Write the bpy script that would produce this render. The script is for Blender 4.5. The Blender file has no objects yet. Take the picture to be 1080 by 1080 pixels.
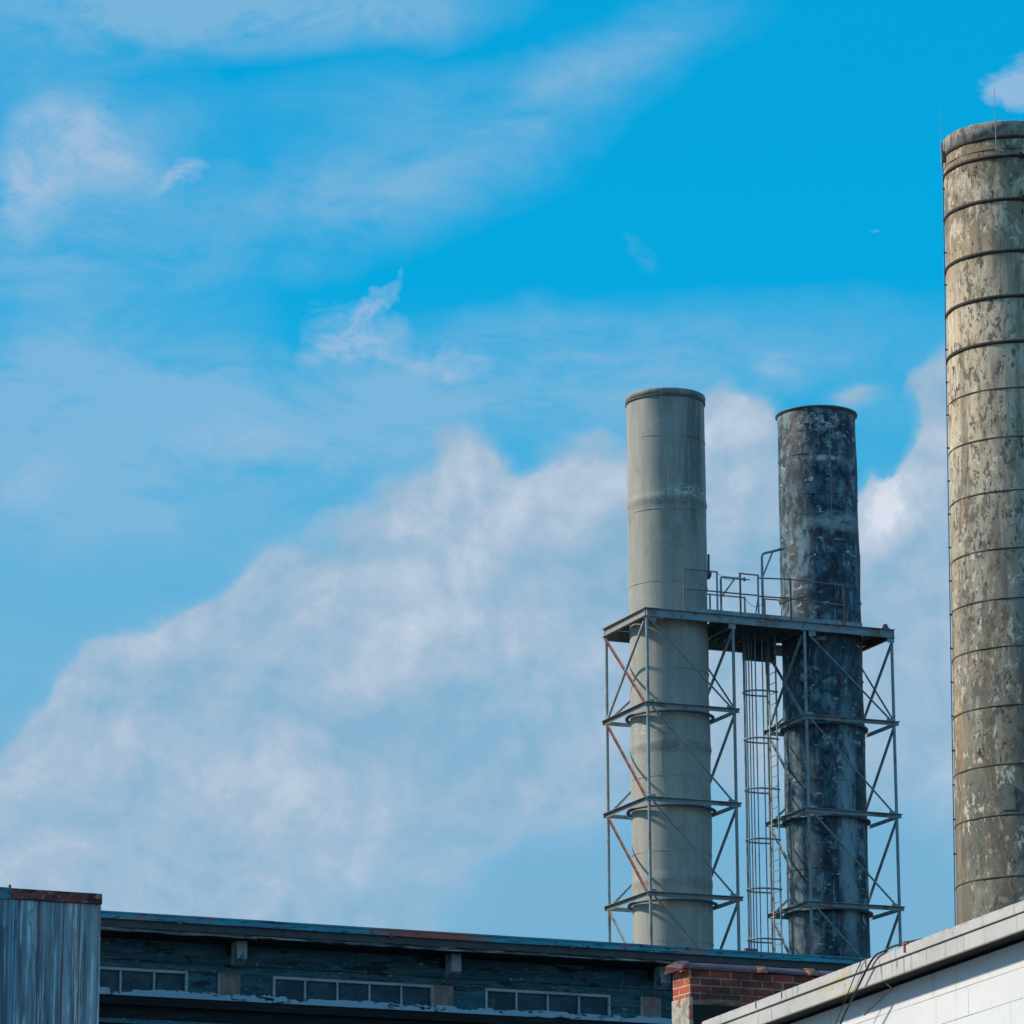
import bpy, math, random
from mathutils import Vector, Matrix
random.seed(7)
D = math.radians
scene = bpy.context.scene
col = scene.collection

# ------------------------------------------------------------------ helpers
def srgb(r, g, b):
    f = lambda c: (c/255/12.92) if c/255 <= .04045 else ((c/255+.055)/1.055)**2.4
    return (f(r), f(g), f(b), 1)

def C(c):
    return tuple(c) + (1,) if len(c) == 3 else tuple(c)

class MB:
    def __init__(s): s.v = []; s.f = []; s.sm = []
    def add(s, vs, fs, smooth=False):
        o = len(s.v); s.v += [tuple(v) for v in vs]
        s.f += [tuple(i+o for i in f) for f in fs]; s.sm += [smooth]*len(fs)
        return s
    def box(s, x0, x1, y0, y1, z0, z1):
        vs = [(x, y, z) for z in (z0, z1) for y in (y0, y1) for x in (x0, x1)]
        return s.add(vs, [(0,2,3,1),(4,5,7,6),(0,1,5,4),(2,6,7,3),(0,4,6,2),(1,3,7,5)])
    def frame(s, d):
        d = d.normalized(); up = Vector((0,0,1)) if abs(d.z) < .98 else Vector((0,1,0))
        a = d.cross(up).normalized(); return a, a.cross(d).normalized()
    def bar(s, p, q, w, h, ox=0, oz=0):
        p = Vector(p); q = Vector(q); a, b = s.frame(q-p)
        vs = []
        for e in (p, q):
            for (i, j) in ((-1,-1),(1,-1),(1,1),(-1,1)):
                vs.append(e + a*(i*w/2+ox) + b*(j*h/2+oz))
        return s.add(vs, [(0,1,2,3),(7,6,5,4),(0,4,5,1),(1,5,6,2),(2,6,7,3),(3,7,4,0)])
    def angle(s, p, q, w, t=.012):            # rolled L section
        s.bar(p, q, t, w); return s.bar(p, q, w, t, w/2-t/2+.001, -w/2+t/2+.002)
    def tube(s, pts, r, n=8):
        pts = [Vector(p) for p in pts]; rings = []; a0 = None
        for i, p in enumerate(pts):
            d = (pts[min(i+1, len(pts)-1)] - pts[max(i-1, 0)]).normalized()
            if a0 is None: a, b = s.frame(d)
            else:
                a = (a0 - d*a0.dot(d)).normalized(); b = a.cross(d).normalized()
            a0 = a
            rings.append([p + a*(math.cos(t)*r) + b*(math.sin(t)*r) for t in [2*math.pi*k/n for k in range(n)]])
        vs = [v for rg in rings for v in rg]; fs = []
        for i in range(len(pts)-1):
            for k in range(n):
                fs.append((i*n+k, (i+1)*n+k, (i+1)*n+(k+1)%n, i*n+(k+1)%n))
        s.add(vs, fs, True)
        m = (len(pts)-1)*n
        return s.add([*rings[0], *rings[-1]], [tuple(range(n)), tuple(range(2*n-1, n-1, -1))])
    def lathe(s, prof, n=64, cx=0, cy=0, close=False, smooth=True, wob=None):
        vs = []; fs = []
        for j, (r, z) in enumerate(prof):
            for k in range(n):
                t = 2*math.pi*k/n
                rr = r + (wob(t, z) if wob else 0)
                vs.append((cx+rr*math.cos(t), cy+rr*math.sin(t), z))
        m = len(prof)
        for j in range(m if close else m-1):
            for k in range(n):
                j2 = (j+1) % m
                fs.append((j*n+k, j*n+(k+1)%n, j2*n+(k+1)%n, j2*n+k))
        return s.add(vs, fs, smooth)
    def channel(s, p, q, h, w=.09, t=.014, side=1):   # C section lying along p-q, top at p.z
        p = Vector(p); q = Vector(q); a, b = s.frame(q-p)
        L = Vector((0,0,-h/2))
        s.bar(p+L, q+L, t, h)
        s.bar(p+a*side*(w/2+.001)+Vector((0,0,.002-t/2)), q+a*side*(w/2+.001)+Vector((0,0,.002-t/2)), w, t)
        return s.bar(p+a*side*(w/2+.001)+Vector((0,0,-h+t/2-.002)), q+a*side*(w/2+.001)+Vector((0,0,-h+t/2-.002)), w, t)
    def build(s, name, m, parent=None, bevel=0):
        me = bpy.data.meshes.new(name); me.from_pydata(s.v, [], s.f); me.update()
        uv = me.uv_layers.new(name='UVMap')
        for p in me.polygons:
            n = p.normal; ax = max(range(3), key=lambda i: abs(n[i]))
            for li in p.loop_indices:
                c = me.vertices[me.loops[li].vertex_index].co
                uv.data[li].uv = (c.y, c.z) if ax == 0 else (c.x, c.z) if ax == 1 else (c.x, c.y)
        for p, k in zip(me.polygons, s.sm): p.use_smooth = k
        me.materials.append(m)
        o = bpy.data.objects.new(name, me); col.objects.link(o)
        if parent: o.parent = parent
        if bevel:
            b = o.modifiers.new('bevel', 'BEVEL'); b.width = bevel; b.segments = 2; b.limit_method = 'ANGLE'
        return o

def thing(name, label, cat, loc=(0,0,0), yaw=0, group=None):
    o = bpy.data.objects.new(name, None); col.objects.link(o)
    o.location = loc; o.rotation_euler = (0, 0, yaw); o.empty_display_size = .3
    o['label'] = label; o['category'] = cat
    if group: o['group'] = group
    return o

# ------------------------------------------------------------------ materials
def mat(name, base, rough=.75, metal=0, layers=(), bump=.4, coord='Object', spec=.35, brick=None):
    m = bpy.data.materials.new(name); m.use_nodes = True
    nt = m.node_tree; N = nt.nodes; Lk = nt.links
    bs = N['Principled BSDF']; bs.inputs['Roughness'].default_value = rough
    bs.inputs['Metallic'].default_value = metal; bs.inputs['Specular IOR Level'].default_value = spec
    tc = N.new('ShaderNodeTexCoord'); src = tc.outputs[coord]
    c = None; height = None
    if brick:
        bt = N.new('ShaderNodeTexBrick'); Lk.new(tc.outputs['UV'], bt.inputs['Vector'])
        bt.inputs['Scale'].default_value = 1
        for k, v in brick.items():
            if k in ('offset', 'squash'): setattr(bt, k, v)
            else: bt.inputs[k].default_value = v
        c = bt.outputs['Color']
        iv = N.new('ShaderNodeMath'); iv.operation = 'MULTIPLY'; iv.inputs[1].default_value = -1
        Lk.new(bt.outputs['Fac'], iv.inputs[0]); height = iv.outputs[0]
    if c is None:
        rgb = N.new('ShaderNodeRGB'); rgb.outputs[0].default_value = C(base); c = rgb.outputs[0]
    def noise(sc, det, dist=0, off=0):
        mp = N.new('ShaderNodeMapping'); mp.inputs['Scale'].default_value = sc
        mp.inputs['Location'].default_value = (off, off*1.7, off*.6)
        Lk.new(src, mp.inputs[0]); n = N.new('ShaderNodeTexNoise'); n.inputs['Scale'].default_value = 1
        n.inputs['Detail'].default_value = det; n.inputs['Roughness'].default_value = .66
        n.inputs['Distortion'].default_value = dist
        Lk.new(mp.outputs[0], n.inputs['Vector']); return n.outputs['Fac']
    def rng(v, lo, hi, a=0, b=1):
        r = N.new('ShaderNodeMapRange'); Lk.new(v, r.inputs[0])
        for i, x in enumerate((lo, hi, a, b)): r.inputs[i+1].default_value = x
        return r.outputs[0]
    def mul(a, b):
        x = N.new('ShaderNodeMath'); x.operation = 'MULTIPLY'; Lk.new(a, x.inputs[0])
        if isinstance(b, (int, float)): x.inputs[1].default_value = b
        else: Lk.new(b, x.inputs[1])
        return x.outputs[0]
    for i, l in enumerate(layers):
        f = rng(noise(l.get('sc', (4,4,4)), l.get('det', 6), l.get('dist', 0), i*7.3+l.get('off', 0)), l.get('lo', .5), l.get('hi', .6))
        if 'mask' in l:
            ms, mlo, mhi = l['mask']; f = mul(f, rng(noise(ms, 3, 0, i*3.1+11), mlo, mhi))
        if 'zr' in l:
            sx = N.new('ShaderNodeSeparateXYZ'); Lk.new(src, sx.inputs[0])
            f = mul(f, rng(sx.outputs[2], l['zr'][0], l['zr'][1]))
        if 'blob' in l:
            mp = N.new('ShaderNodeMapping'); mp.vector_type = 'TEXTURE'
            mp.inputs['Location'].default_value = l['blob'][0]; mp.inputs['Scale'].default_value = l['blob'][1]
            Lk.new(src, mp.inputs[0]); g = N.new('ShaderNodeTexGradient'); g.gradient_type = 'SPHERICAL'
            Lk.new(mp.outputs[0], g.inputs[0]); f = mul(f, rng(g.outputs['Fac'], 0, .5))
        f = mul(f, l.get('amt', 1))
        mx = N.new('ShaderNodeMix'); mx.data_type = 'RGBA'
        Lk.new(f, mx.inputs['Factor']); Lk.new(c, mx.inputs['A']); mx.inputs['B'].default_value = C(l['col'])
        c = mx.outputs['Result']
        if l.get('h'):
            hh = mul(f, l['h'])
            if height is None: height = hh
            else:
                ad = N.new('ShaderNodeMath'); Lk.new(height, ad.inputs[0]); Lk.new(hh, ad.inputs[1]); height = ad.outputs[0]
    Lk.new(c, bs.inputs['Base Color'])
    if height is not None and bump:
        b = N.new('ShaderNodeBump'); b.inputs['Strength'].default_value = bump; b.inputs['Distance'].default_value = .012
        Lk.new(height, b.inputs['Height']); Lk.new(b.outputs[0], bs.inputs['Normal'])
    return m

L = dict
RUST = (.16, .055, .022); RUST2 = (.30, .12, .045)
M = {}
M['frame'] = mat('painted_steel', (.27, .345, .355), .6, 0, [
    L(sc=(3,3,3), lo=.45, hi=.7, col=(.44,.50,.50), amt=.6),
    L(sc=(2,2,1.2), lo=.55, hi=.63, col=(.26,.13,.09), amt=.7, h=-.3),
    L(sc=(7,7,7), lo=.57, hi=.63, det=8, col=(.10,.13,.14), amt=.7),
    L(sc=(9,9,5), lo=.62, hi=.68, col=RUST2, amt=.8, mask=((.8,.8,.5),.45,.6))])
M['frame_light'] = mat('weathered_pale_steel', (.33, .33, .30), .65, .1, [
    L(sc=(3,3,3), lo=.45, hi=.7, col=(.20,.22,.21), amt=.6),
    L(sc=(5,5,3), lo=.55, hi=.64, col=RUST2, amt=.75, mask=((1,1,1),.45,.6))])
M['frame_dark'] = mat('dark_steel', (.11, .165, .195), .6, .1, [
    L(sc=(4,4,4), lo=.5, hi=.65, col=RUST, amt=.5)])
M['rail_rust'] = mat('rust_streaked_rail', (.27, .24, .25), .75, 0, [
    L(sc=(3,3,3), lo=.46, hi=.54, det=8, col=(.42,.16,.14), amt=.9), L(sc=(6,6,6), lo=.56, hi=.62, det=8, col=(.12,.14,.16), amt=.8)])
M['rusty'] = mat('rusty_steel', (.38, .17, .13), .85, .1, [
    L(sc=(5,5,5), lo=.42, hi=.6, col=(.17,.09,.09), amt=.9),
    L(sc=(9,9,9), lo=.6, hi=.66, col=(.34,.27,.22), amt=.6)])
M['stack_grey'] = mat('grey_painted_stack', (.43, .415, .345), .62, 0, [
    L(sc=(1.1,1.1,.22), lo=.4, hi=.7, det=4, col=(.36,.36,.31), amt=.9),
    L(sc=(6,6,.3), lo=.46, hi=.66, det=6, col=(.29,.29,.26), amt=.7),
    L(sc=(2.5,2.5,1.6), lo=.54, hi=.70, det=8, col=(.52,.49,.42), amt=.7),
    L(sc=(2.2,2.2,1.3), lo=.56, hi=.68, det=8, dist=.5, off=4, col=(.26,.25,.22), amt=.6),
    L(sc=(14,14,1.0), lo=.42, hi=.55, det=6, col=(.09,.09,.09), amt=.85, blob=((.46,-1.0,32.1),(.34,.6,2.0))),
    L(sc=(9,9,.9), lo=.38, hi=.56, det=6, col=(.20,.195,.175), amt=.85, blob=((.32,-1.0,31.0),(.55,.6,2.9))),
    L(sc=(3,3,2), lo=.40, hi=.60, det=6, col=(.31,.25,.18), amt=.65, blob=((-.2,-1.1,29.2),(.7,.6,1.2))),
    L(sc=(12,12,1.2), lo=.60, hi=.68, det=6, col=(.30,.20,.12), amt=.5, mask=((1.5,1.5,.4),.48,.6)),
    L(sc=(5,5,12), lo=.48, hi=.56, det=6, col=(.70,.68,.60), amt=.85, blob=((.35,-1.2,30.35),(1.1,.8,.24))),
    L(sc=(5,5,14), lo=.50, hi=.58, det=6, col=(.70,.68,.60), amt=.8, blob=((-.9,-.6,23.5),(.6,.8,.18))),
    L(sc=(5,5,9), lo=.40, hi=.55, det=6, col=(.20,.19,.17), amt=.6, blob=((0,-1,23.0),(2.2,2,.22))),
    L(sc=(5,5,9), lo=.40, hi=.55, det=6, col=(.20,.19,.17), amt=.6, blob=((0,-1,30.05),(2.2,2,.16))),
    L(sc=(4,4,.7), lo=.35, hi=.6, det=6, col=(.20,.19,.17), amt=.65, zr=(32.4,33.3)),
    L(sc=(5,5,9), lo=.40, hi=.55, det=6, col=(.22,.21,.19), amt=.5, blob=((0,-1,19.2),(2.2,2,.22))),
    ], bump=.35)
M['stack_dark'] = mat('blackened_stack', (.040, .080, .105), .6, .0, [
    L(sc=(1.5,1.5,1.2), lo=.44, hi=.58, det=8, col=(.09,.175,.215), amt=.85),
    L(sc=(1,1,1), lo=.0, hi=.3, det=2, col=(.025,.075,.095), amt=.55, zr=(27.2,26.4)),
    L(sc=(1.2,1.2,1.2), lo=.25, hi=.50, det=6, col=(.21,.19,.165), amt=.75, zr=(31.4,32.4)),
    L(sc=(2.8,2.8,1.0), lo=.48, hi=.56, det=9, dist=.8, col=(.20,.34,.39), amt=.75, mask=((.9,.9,.7),.40,.52)),
    L(sc=(2.2,2.2,1.6), lo=.52, hi=.58, det=9, dist=.6, col=(.012,.020,.028), amt=.9, off=3),
    L(sc=(8,8,.9), lo=.56, hi=.60, det=9, col=(.28,.40,.44), amt=.6, mask=((1.6,1.6,.35),.44,.54)),
    L(sc=(4,4,3), lo=.50, hi=.55, det=10, col=(.018,.030,.042), amt=.75, off=4),
    L(sc=(3.5,3.5,6), lo=.60, hi=.63, det=10, dist=.3, col=(.62,.64,.62), amt=.85, mask=((1.1,1.1,1.1),.44,.54)),
    L(sc=(5,5,7), lo=.50, hi=.56, det=10, dist=.3, col=(.66,.64,.58), amt=.85, blob=((-.55,-1.1,32.85),(.8,.7,.35))),
    L(sc=(5,5,9), lo=.46, hi=.52, det=9, dist=.3, col=(.66,.64,.58), amt=.85, blob=((-.35,-1.1,31.75),(.7,.7,.10))),
    L(sc=(5,5,2), lo=.60, hi=.66, col=(.26,.11,.07), amt=.5),
    L(sc=(2.5,2.5,4), lo=.38, hi=.52, det=9, dist=.4, col=(.42,.44,.43), amt=.85, blob=((.1,-1.2,29.9),(1.3,.8,.34))),
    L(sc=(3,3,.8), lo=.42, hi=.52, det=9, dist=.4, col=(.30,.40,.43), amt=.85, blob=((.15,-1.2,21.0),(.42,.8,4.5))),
    L(sc=(3,3,.8), lo=.35, hi=.6, det=7, col=(.18,.25,.27), amt=.7, blob=((-1.1,-.5,19.5),(.6,1.2,6))),  # grazing sunlight on the lower left flank, painted in as paler colour
    ], bump=.3)
CREAM = (.76, .61, .41)
M['chimney'] = mat('peeling_painted_concrete', CREAM, .9, 0, [
    L(sc=(1.2,1.2,.6), lo=.42, hi=.60, det=8, col=(.58,.475,.33), amt=.8),
    L(sc=(.5,.5,.25), lo=.0, hi=.3, det=2, col=(.38,.375,.31), amt=.85, zr=(35.0,29.5)),
    L(sc=(1.0,1.0,.6), lo=.34, hi=.50, det=8, col=(.155,.155,.13), amt=.85, zr=(31,24)),
    L(sc=(1.1,1.1,.9), lo=.42, hi=.50, det=9, dist=.5, col=(.29,.205,.12), amt=.85, zr=(38.5,41.0)),
    L(sc=(1.6,1.6,.9), lo=.55, hi=.60, det=9, dist=.5, col=(.36,.28,.18), amt=.8, off=8),
    L(sc=(11,11,1.0), lo=.52, hi=.62, det=7, col=(.28,.24,.17), amt=.55, off=6),
    L(sc=(5,5,2.2), lo=.545, hi=.565, det=10, dist=.3, col=(.20,.165,.12), amt=.95, h=-.7, mask=((.5,.5,.45),.48,.53)),
    L(sc=(4.5,4.5,2.6), lo=.52, hi=.54, det=10, dist=.3, col=(.135,.145,.13), amt=.9, h=-.7, mask=((.6,.6,.5),.46,.51), zr=(35.5,31.0)),
    L(sc=(6,6,3.2), lo=.55, hi=.57, det=10, dist=.3, col=(.76,.70,.56), amt=.85, h=.5, mask=((.5,.5,.6),.46,.53), off=5),
    L(sc=(9,9,4.0), lo=.60, hi=.615, det=9, col=(.035,.03,.03), amt=.95, h=-.8, mask=((.7,.7,.7),.42,.52), off=9),
    L(sc=(3.2,3.2,2.0), lo=.625, hi=.635, det=10, dist=.3, col=(.05,.055,.06), amt=.95, h=-.8, mask=((1.1,1.1,.9),.46,.54), off=2),
    L(sc=(1.3,1.3,.16), lo=.52, hi=.60, det=8, col=(.16,.13,.10), amt=.6, off=12),
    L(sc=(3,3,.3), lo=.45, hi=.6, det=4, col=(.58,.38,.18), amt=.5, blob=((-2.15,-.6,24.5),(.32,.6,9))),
    ], bump=.6)
M['cap'] = mat('weathered_concrete_cap', (.42, .39, .31), .9, 0, [
    L(sc=(5,5,3), lo=.53, hi=.56, det=9, col=(.12,.115,.10), amt=.85, h=-.5, off=3),
    L(sc=(3,3,3), lo=.48, hi=.6, det=7, col=(.16,.155,.14), amt=.8, h=-.4),
    L(sc=(9,9,5), lo=.58, hi=.63, det=7, col=(.10,.10,.09), amt=.8, h=-.5)])
M['band'] = mat('rusted_band', (.055, .040, .034), .85, .2, [L(sc=(3,3,6), lo=.5, hi=.65, col=(.12,.075,.05), amt=.7)])
M['band_thin'] = mat('grey_rusted_band', (.12, .105, .085), .85, .1, [L(sc=(3,3,6), lo=.45, hi=.6, col=(.055,.05,.045), amt=.8)])
M['gutter'] = mat('blue_painted_metal', (.05, .43, .50), .5, .0, [
    L(sc=(.7,2,6), lo=.40, hi=.62, col=(.045,.19,.31), amt=.9),
    L(sc=(1.2,3,10), lo=.60, hi=.66, col=(.10,.19,.22), amt=.7),
    L(sc=(1.0,6,22), lo=.56, hi=.60, col=(.02,.03,.04), amt=.8),
    L(sc=(3,3,14), lo=.30, hi=.42, det=6, col=(.50,.13,.08), amt=.95, blob=((-.55,0,13.45),(1.5,.8,2.8))),
    L(sc=(1.6,3,12), lo=.54, hi=.56, det=9, col=(.42,.20,.14), amt=.75, mask=((.5,1,1),.46,.52)),
    L(sc=(4,4,9), lo=.58, hi=.60, det=9, col=(.03,.05,.07), amt=.9)])
M['trim'] = mat('weathered_trim_board', (.20, .28, .29), .85, 0, [
    L(sc=(.6,5,30), lo=.45, hi=.56, det=6, dist=.6, col=(.035,.05,.055), amt=.9, h=-.5),
    L(sc=(1.1,5,24), lo=.53, hi=.59, det=7, dist=.6, col=(.66,.72,.70), amt=.9)])
M['soffit'] = mat('dark_soffit', (.018, .022, .025), .9, 0, [L(sc=(1,1,1), lo=.5, hi=.7, col=(.06,.065,.06), amt=.6)])
M['wall'] = mat('dark_teal_boards', (.035, .125, .165), .85, 0, [
    L(sc=(.7,3,9), lo=.45, hi=.62, det=7, col=(.075,.20,.24), amt=.8),
    L(sc=(.5,3,14), lo=.55, hi=.64, det=7, dist=.5, col=(.025,.045,.055), amt=.8, h=-.3),
    L(sc=(9,9,14), lo=.64, hi=.67, det=5, col=(.50,.55,.48), amt=.8), L(sc=(1.5,3,7), lo=.55, hi=.58, det=10, col=(.13,.28,.34), amt=.5), L(sc=(1.2,3,5), lo=.56, hi=.59, det=10, off=5, col=(.012,.03,.04), amt=.8)])
M['wall_low'] = mat('dark_lower_wall', (.018, .02, .022), .95, 0, [L(sc=(1,2,12), lo=.52, hi=.62, col=(.05,.045,.04), amt=.7)])
M['win_frame'] = mat('pale_window_frame', (.55, .62, .62), .7, 0, [
    L(sc=(2,2,9), lo=.5, hi=.62, col=(.34,.40,.42), amt=.8), L(sc=(6,6,8), lo=.62, hi=.66, col=(.5,.28,.18), amt=.6)])
M['glass'] = mat('dark_teal_pane', (.012, .055, .085), .35, 0, [
    L(sc=(2.2,2.2,3), lo=.45, hi=.60, det=6, col=(.035,.12,.16), amt=.8), L(sc=(6,6,1.5), lo=.58, hi=.66, det=7, col=(.12,.18,.18), amt=.5)], spec=.25)
M['sill'] = mat('peeling_pale_ledge', (.40, .58, .66), .8, 0, [
    L(sc=(1,2,5), lo=.45, hi=.6, col=(.32,.55,.68), amt=.8),
    L(sc=(3,5,9), lo=.56, hi=.57, det=10, dist=.4, col=(.02,.022,.026), amt=1, h=-.8, mask=((.45,1,1),.46,.52)),
    L(sc=(9,5,10), lo=.68, hi=.70, col=(.20,.09,.05), amt=.8)], bump=.6)
M['bracket'] = mat('pale_beam_end', (.36, .42, .42), .85, 0, [
    L(sc=(7,7,4), lo=.48, hi=.58, det=7, col=(.09,.12,.13), amt=.9), L(sc=(9,9,8), lo=.63, hi=.67, col=(.55,.58,.56), amt=.8)])
M['pilaster'] = mat('rusted_pilaster_plate', (.30, .20, .19), .9, 0, [
    L(sc=(6,6,4), lo=.44, hi=.6, det=7, col=(.42,.34,.27), amt=.7), L(sc=(7,7,9), lo=.60, hi=.66, det=7, col=(.10,.06,.06), amt=.85),
    L(sc=(12,9,9), lo=.66, hi=.70, col=(.42,.40,.33), amt=.8)])
def sheet(i, base):
    return mat('weathered_sheet_%s' % 'abcdef'[i], base, .7, .1, [
        L(sc=(7,7,.35), lo=.42, hi=.62, det=6, off=i*3, col=tuple(x*.38 for x in base), amt=.95),
        L(sc=(13,13,.5), lo=.52, hi=.60, det=6, off=i*5, col=tuple(min(.85, x*2.0) for x in base), amt=.9),
        L(sc=(3,3,1.1), lo=.56, hi=.66, det=8, dist=.7, off=i*2, col=tuple(x*.42 for x in base), amt=.7),
        L(sc=(12,12,.4), lo=.58, hi=.66, off=i, col=(.62,.42,.30), amt=.7),
        L(sc=(14,14,9), lo=.70, hi=.73, off=i, col=(.03,.04,.05), amt=.8)])
M['sheet'] = [sheet(0, (.22,.36,.43)), sheet(1, (.31,.41,.46)), sheet(2, (.40,.48,.52))]
M['rustcap'] = mat('rusted_cap_flashing', (.30, .085, .07), .8, .1, [
    L(sc=(3,3,5), lo=.45, hi=.6, det=6, col=(.07,.028,.028), amt=.9),
    L(sc=(5,5,9), lo=.57, hi=.64, det=7, col=(.65,.28,.20), amt=.8),
    L(sc=(4,4,8), lo=.60, hi=.66, det=7, col=(.55,.50,.46), amt=.7)])
M['bluecap'] = mat('blue_cap_flashing', (.10, .27, .36), .7, .1, [L(sc=(4,4,4), lo=.5, hi=.62, col=(.035,.09,.12), amt=.8)])
BR = {'Color1': (.56,.115,.045,1), 'Color2': (.42,.075,.035,1), 'Mortar': (.62,.52,.42,1), 'Mortar Size': .007,
      'Mortar Smooth': .2, 'Bias': -.2, 'Brick Width': .225, 'Row Height': .075, 'offset': .5}
M['brick'] = mat('old_red_brick', RUST, .9, 0, [
    L(sc=(5,5,9), lo=.56, hi=.66, det=4, col=(.06,.04,.038), amt=.75),
    L(sc=(22,22,22), lo=.55, hi=.66, det=5, col=(.40,.16,.09), amt=.35, h=.4),
    L(sc=(3,3,3), lo=.60, hi=.68, det=7, col=(.30,.27,.23), amt=.4)], brick=BR, bump=.9)
M['brick_dark'] = mat('shaded_sooty_brick', RUST, .9, 0, [  # shaded copy of the brick: shade painted in as darker colours, plus soot
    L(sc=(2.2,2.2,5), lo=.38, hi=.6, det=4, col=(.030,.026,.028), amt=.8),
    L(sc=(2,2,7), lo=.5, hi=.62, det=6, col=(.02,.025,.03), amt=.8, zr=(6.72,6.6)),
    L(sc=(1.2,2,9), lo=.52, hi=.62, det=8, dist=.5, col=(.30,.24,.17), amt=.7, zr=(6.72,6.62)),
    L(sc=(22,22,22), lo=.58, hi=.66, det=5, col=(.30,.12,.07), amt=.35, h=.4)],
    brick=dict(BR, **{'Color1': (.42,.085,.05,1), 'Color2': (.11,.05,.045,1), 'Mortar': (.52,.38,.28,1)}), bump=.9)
M['plaster'] = mat('peeling_lime_render', (.50, .47, .40), .9, 0, [
    L(sc=(9,9,5), lo=.50, hi=.58, det=8, col=(.28,.23,.18), amt=.8, h=-.5),
    L(sc=(14,14,9), lo=.62, hi=.66, det=6, col=(.10,.08,.07), amt=.8, h=-.5),
    L(sc=(7,7,7), lo=.54, hi=.58, det=9, col=(.42,.11,.05), amt=.85, h=-.5)])
M['coping'] = mat('dark_glazed_coping', (.11, .035, .035), .38, 0, [
    L(sc=(6,6,9), lo=.45, hi=.62, det=6, col=(.20,.07,.055), amt=.8),
    L(sc=(18,18,18), lo=.62, hi=.68, col=(.22,.17,.15), amt=.5)], spec=.6)
M['coping_joint'] = mat('terracotta_joint', (.40, .19, .12), .85, 0, [
    L(sc=(14,14,14), lo=.48, hi=.6, det=6, col=(.12,.05,.035), amt=.85, h=-.4), L(sc=(20,20,20), lo=.62, hi=.68, col=(.5,.42,.33), amt=.7)])
M['white_wall'] = mat('white_painted_block', (.85,.85,.83), .75, 0, [
    L(sc=(.8,.8,1.5), lo=.4, hi=.7, det=5, col=(.76,.77,.77), amt=.7),
    L(sc=(7,7,.8), lo=.56, hi=.66, det=8, col=(.55,.55,.53), amt=.55),
    L(sc=(16,16,5), lo=.66, hi=.69, det=8, col=(.36,.34,.31), amt=.7),
    L(sc=(30,30,30), lo=.5, hi=.7, det=3, col=(.80,.80,.78), amt=.5, h=.25)],
    brick={'Color1': (.86,.86,.84,1), 'Color2': (.82,.83,.82,1), 'Mortar': (.22,.23,.25,1), 'Mortar Size': .0045, 'Mortar Smooth': .4,
           'Bias': 0, 'Brick Width': 2.35, 'Row Height': .2345, 'offset': .31}, bump=.5)
M['white_metal'] = mat('weathered_white_fascia', (.62,.60,.56), .55, 0, [
    L(sc=(1.2,1.2,3), lo=.45, hi=.62, det=6, col=(.52,.50,.46), amt=.8),
    L(sc=(2.2,4,1.5), lo=.60, hi=.72, det=7, col=(.42,.38,.31), amt=.7),
    L(sc=(3,3,12), lo=.48, hi=.6, det=7, col=(.60,.44,.18), amt=.8, blob=((3.95,0,6.1),(.55,.6,.25))),
    L(sc=(14,14,5), lo=.63, hi=.655, det=8, col=(.24,.17,.12), amt=.85),
    L(sc=(9,9,25), lo=.50, hi=.56, det=9, col=(.30,.28,.25), amt=.75, zr=(6.27,6.292)),
    L(sc=(10,10,1.2), lo=.56, hi=.64, det=7, col=(.38,.35,.31), amt=.55),
    L(sc=(30,30,4), lo=.66, hi=.70, det=4, col=(.30,.27,.24), amt=.7)])
M['cable'] = mat('black_cable', (.03,.032,.036), .6, 0, [L(sc=(9,9,9), lo=.5, hi=.7, col=(.07,.07,.075), amt=.6)])
M['roofing'] = mat('grey_roofing', (.09,.09,.09), .9, 0, [L(sc=(3,3,3), lo=.45, hi=.65, col=(.13,.13,.125), amt=.8, h=.3)])
M['ground'] = mat('cracked_asphalt', (.05,.05,.052), .95, 0, [
    L(sc=(.15,.15,.15), lo=.4, hi=.6, col=(.075,.073,.068), amt=.8), L(sc=(9,9,9), lo=.45, hi=.6, col=(.035,.035,.037), amt=.6, h=.4),
    L(sc=(.05,.05,.05), lo=.55, hi=.62, col=(.07,.085,.04), amt=.7)])

# ------------------------------------------------------------------ ground
g = MB(); nG = 24
for r_, z_ in ((0,0),):
    pass
g.add([(-4000,-4000,0),(4000,-4000,0),(4000,4000,0),(-4000,4000,0)], [(0,1,2,3)])
go = g.build('ground', M['ground']); go['kind'] = 'structure'

# ------------------------------------------------------------------ steel stacks, towers, platform (local frame: origin under the near left corner)
YT = D(22.5)
TO = Vector((3.735, 108.0, 0)); TZ = 26.758
def tw(a, b, z=0.0):
    return (TO.x + a*math.cos(YT) - b*math.sin(YT), TO.y + a*math.sin(YT) + b*math.cos(YT), z)

def bulge(zs, w=.16, h=.03):
    def r(z): return sum(h*math.exp(-((z-q)/w)**2) for q in zs)
    return r
def dent(k):
    def f(t, z):
        return .012*math.sin(2*t+z*.9+k)*math.sin(z*1.7+k) + .006*math.sin(5*t+z*2.3)
    return f
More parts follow.
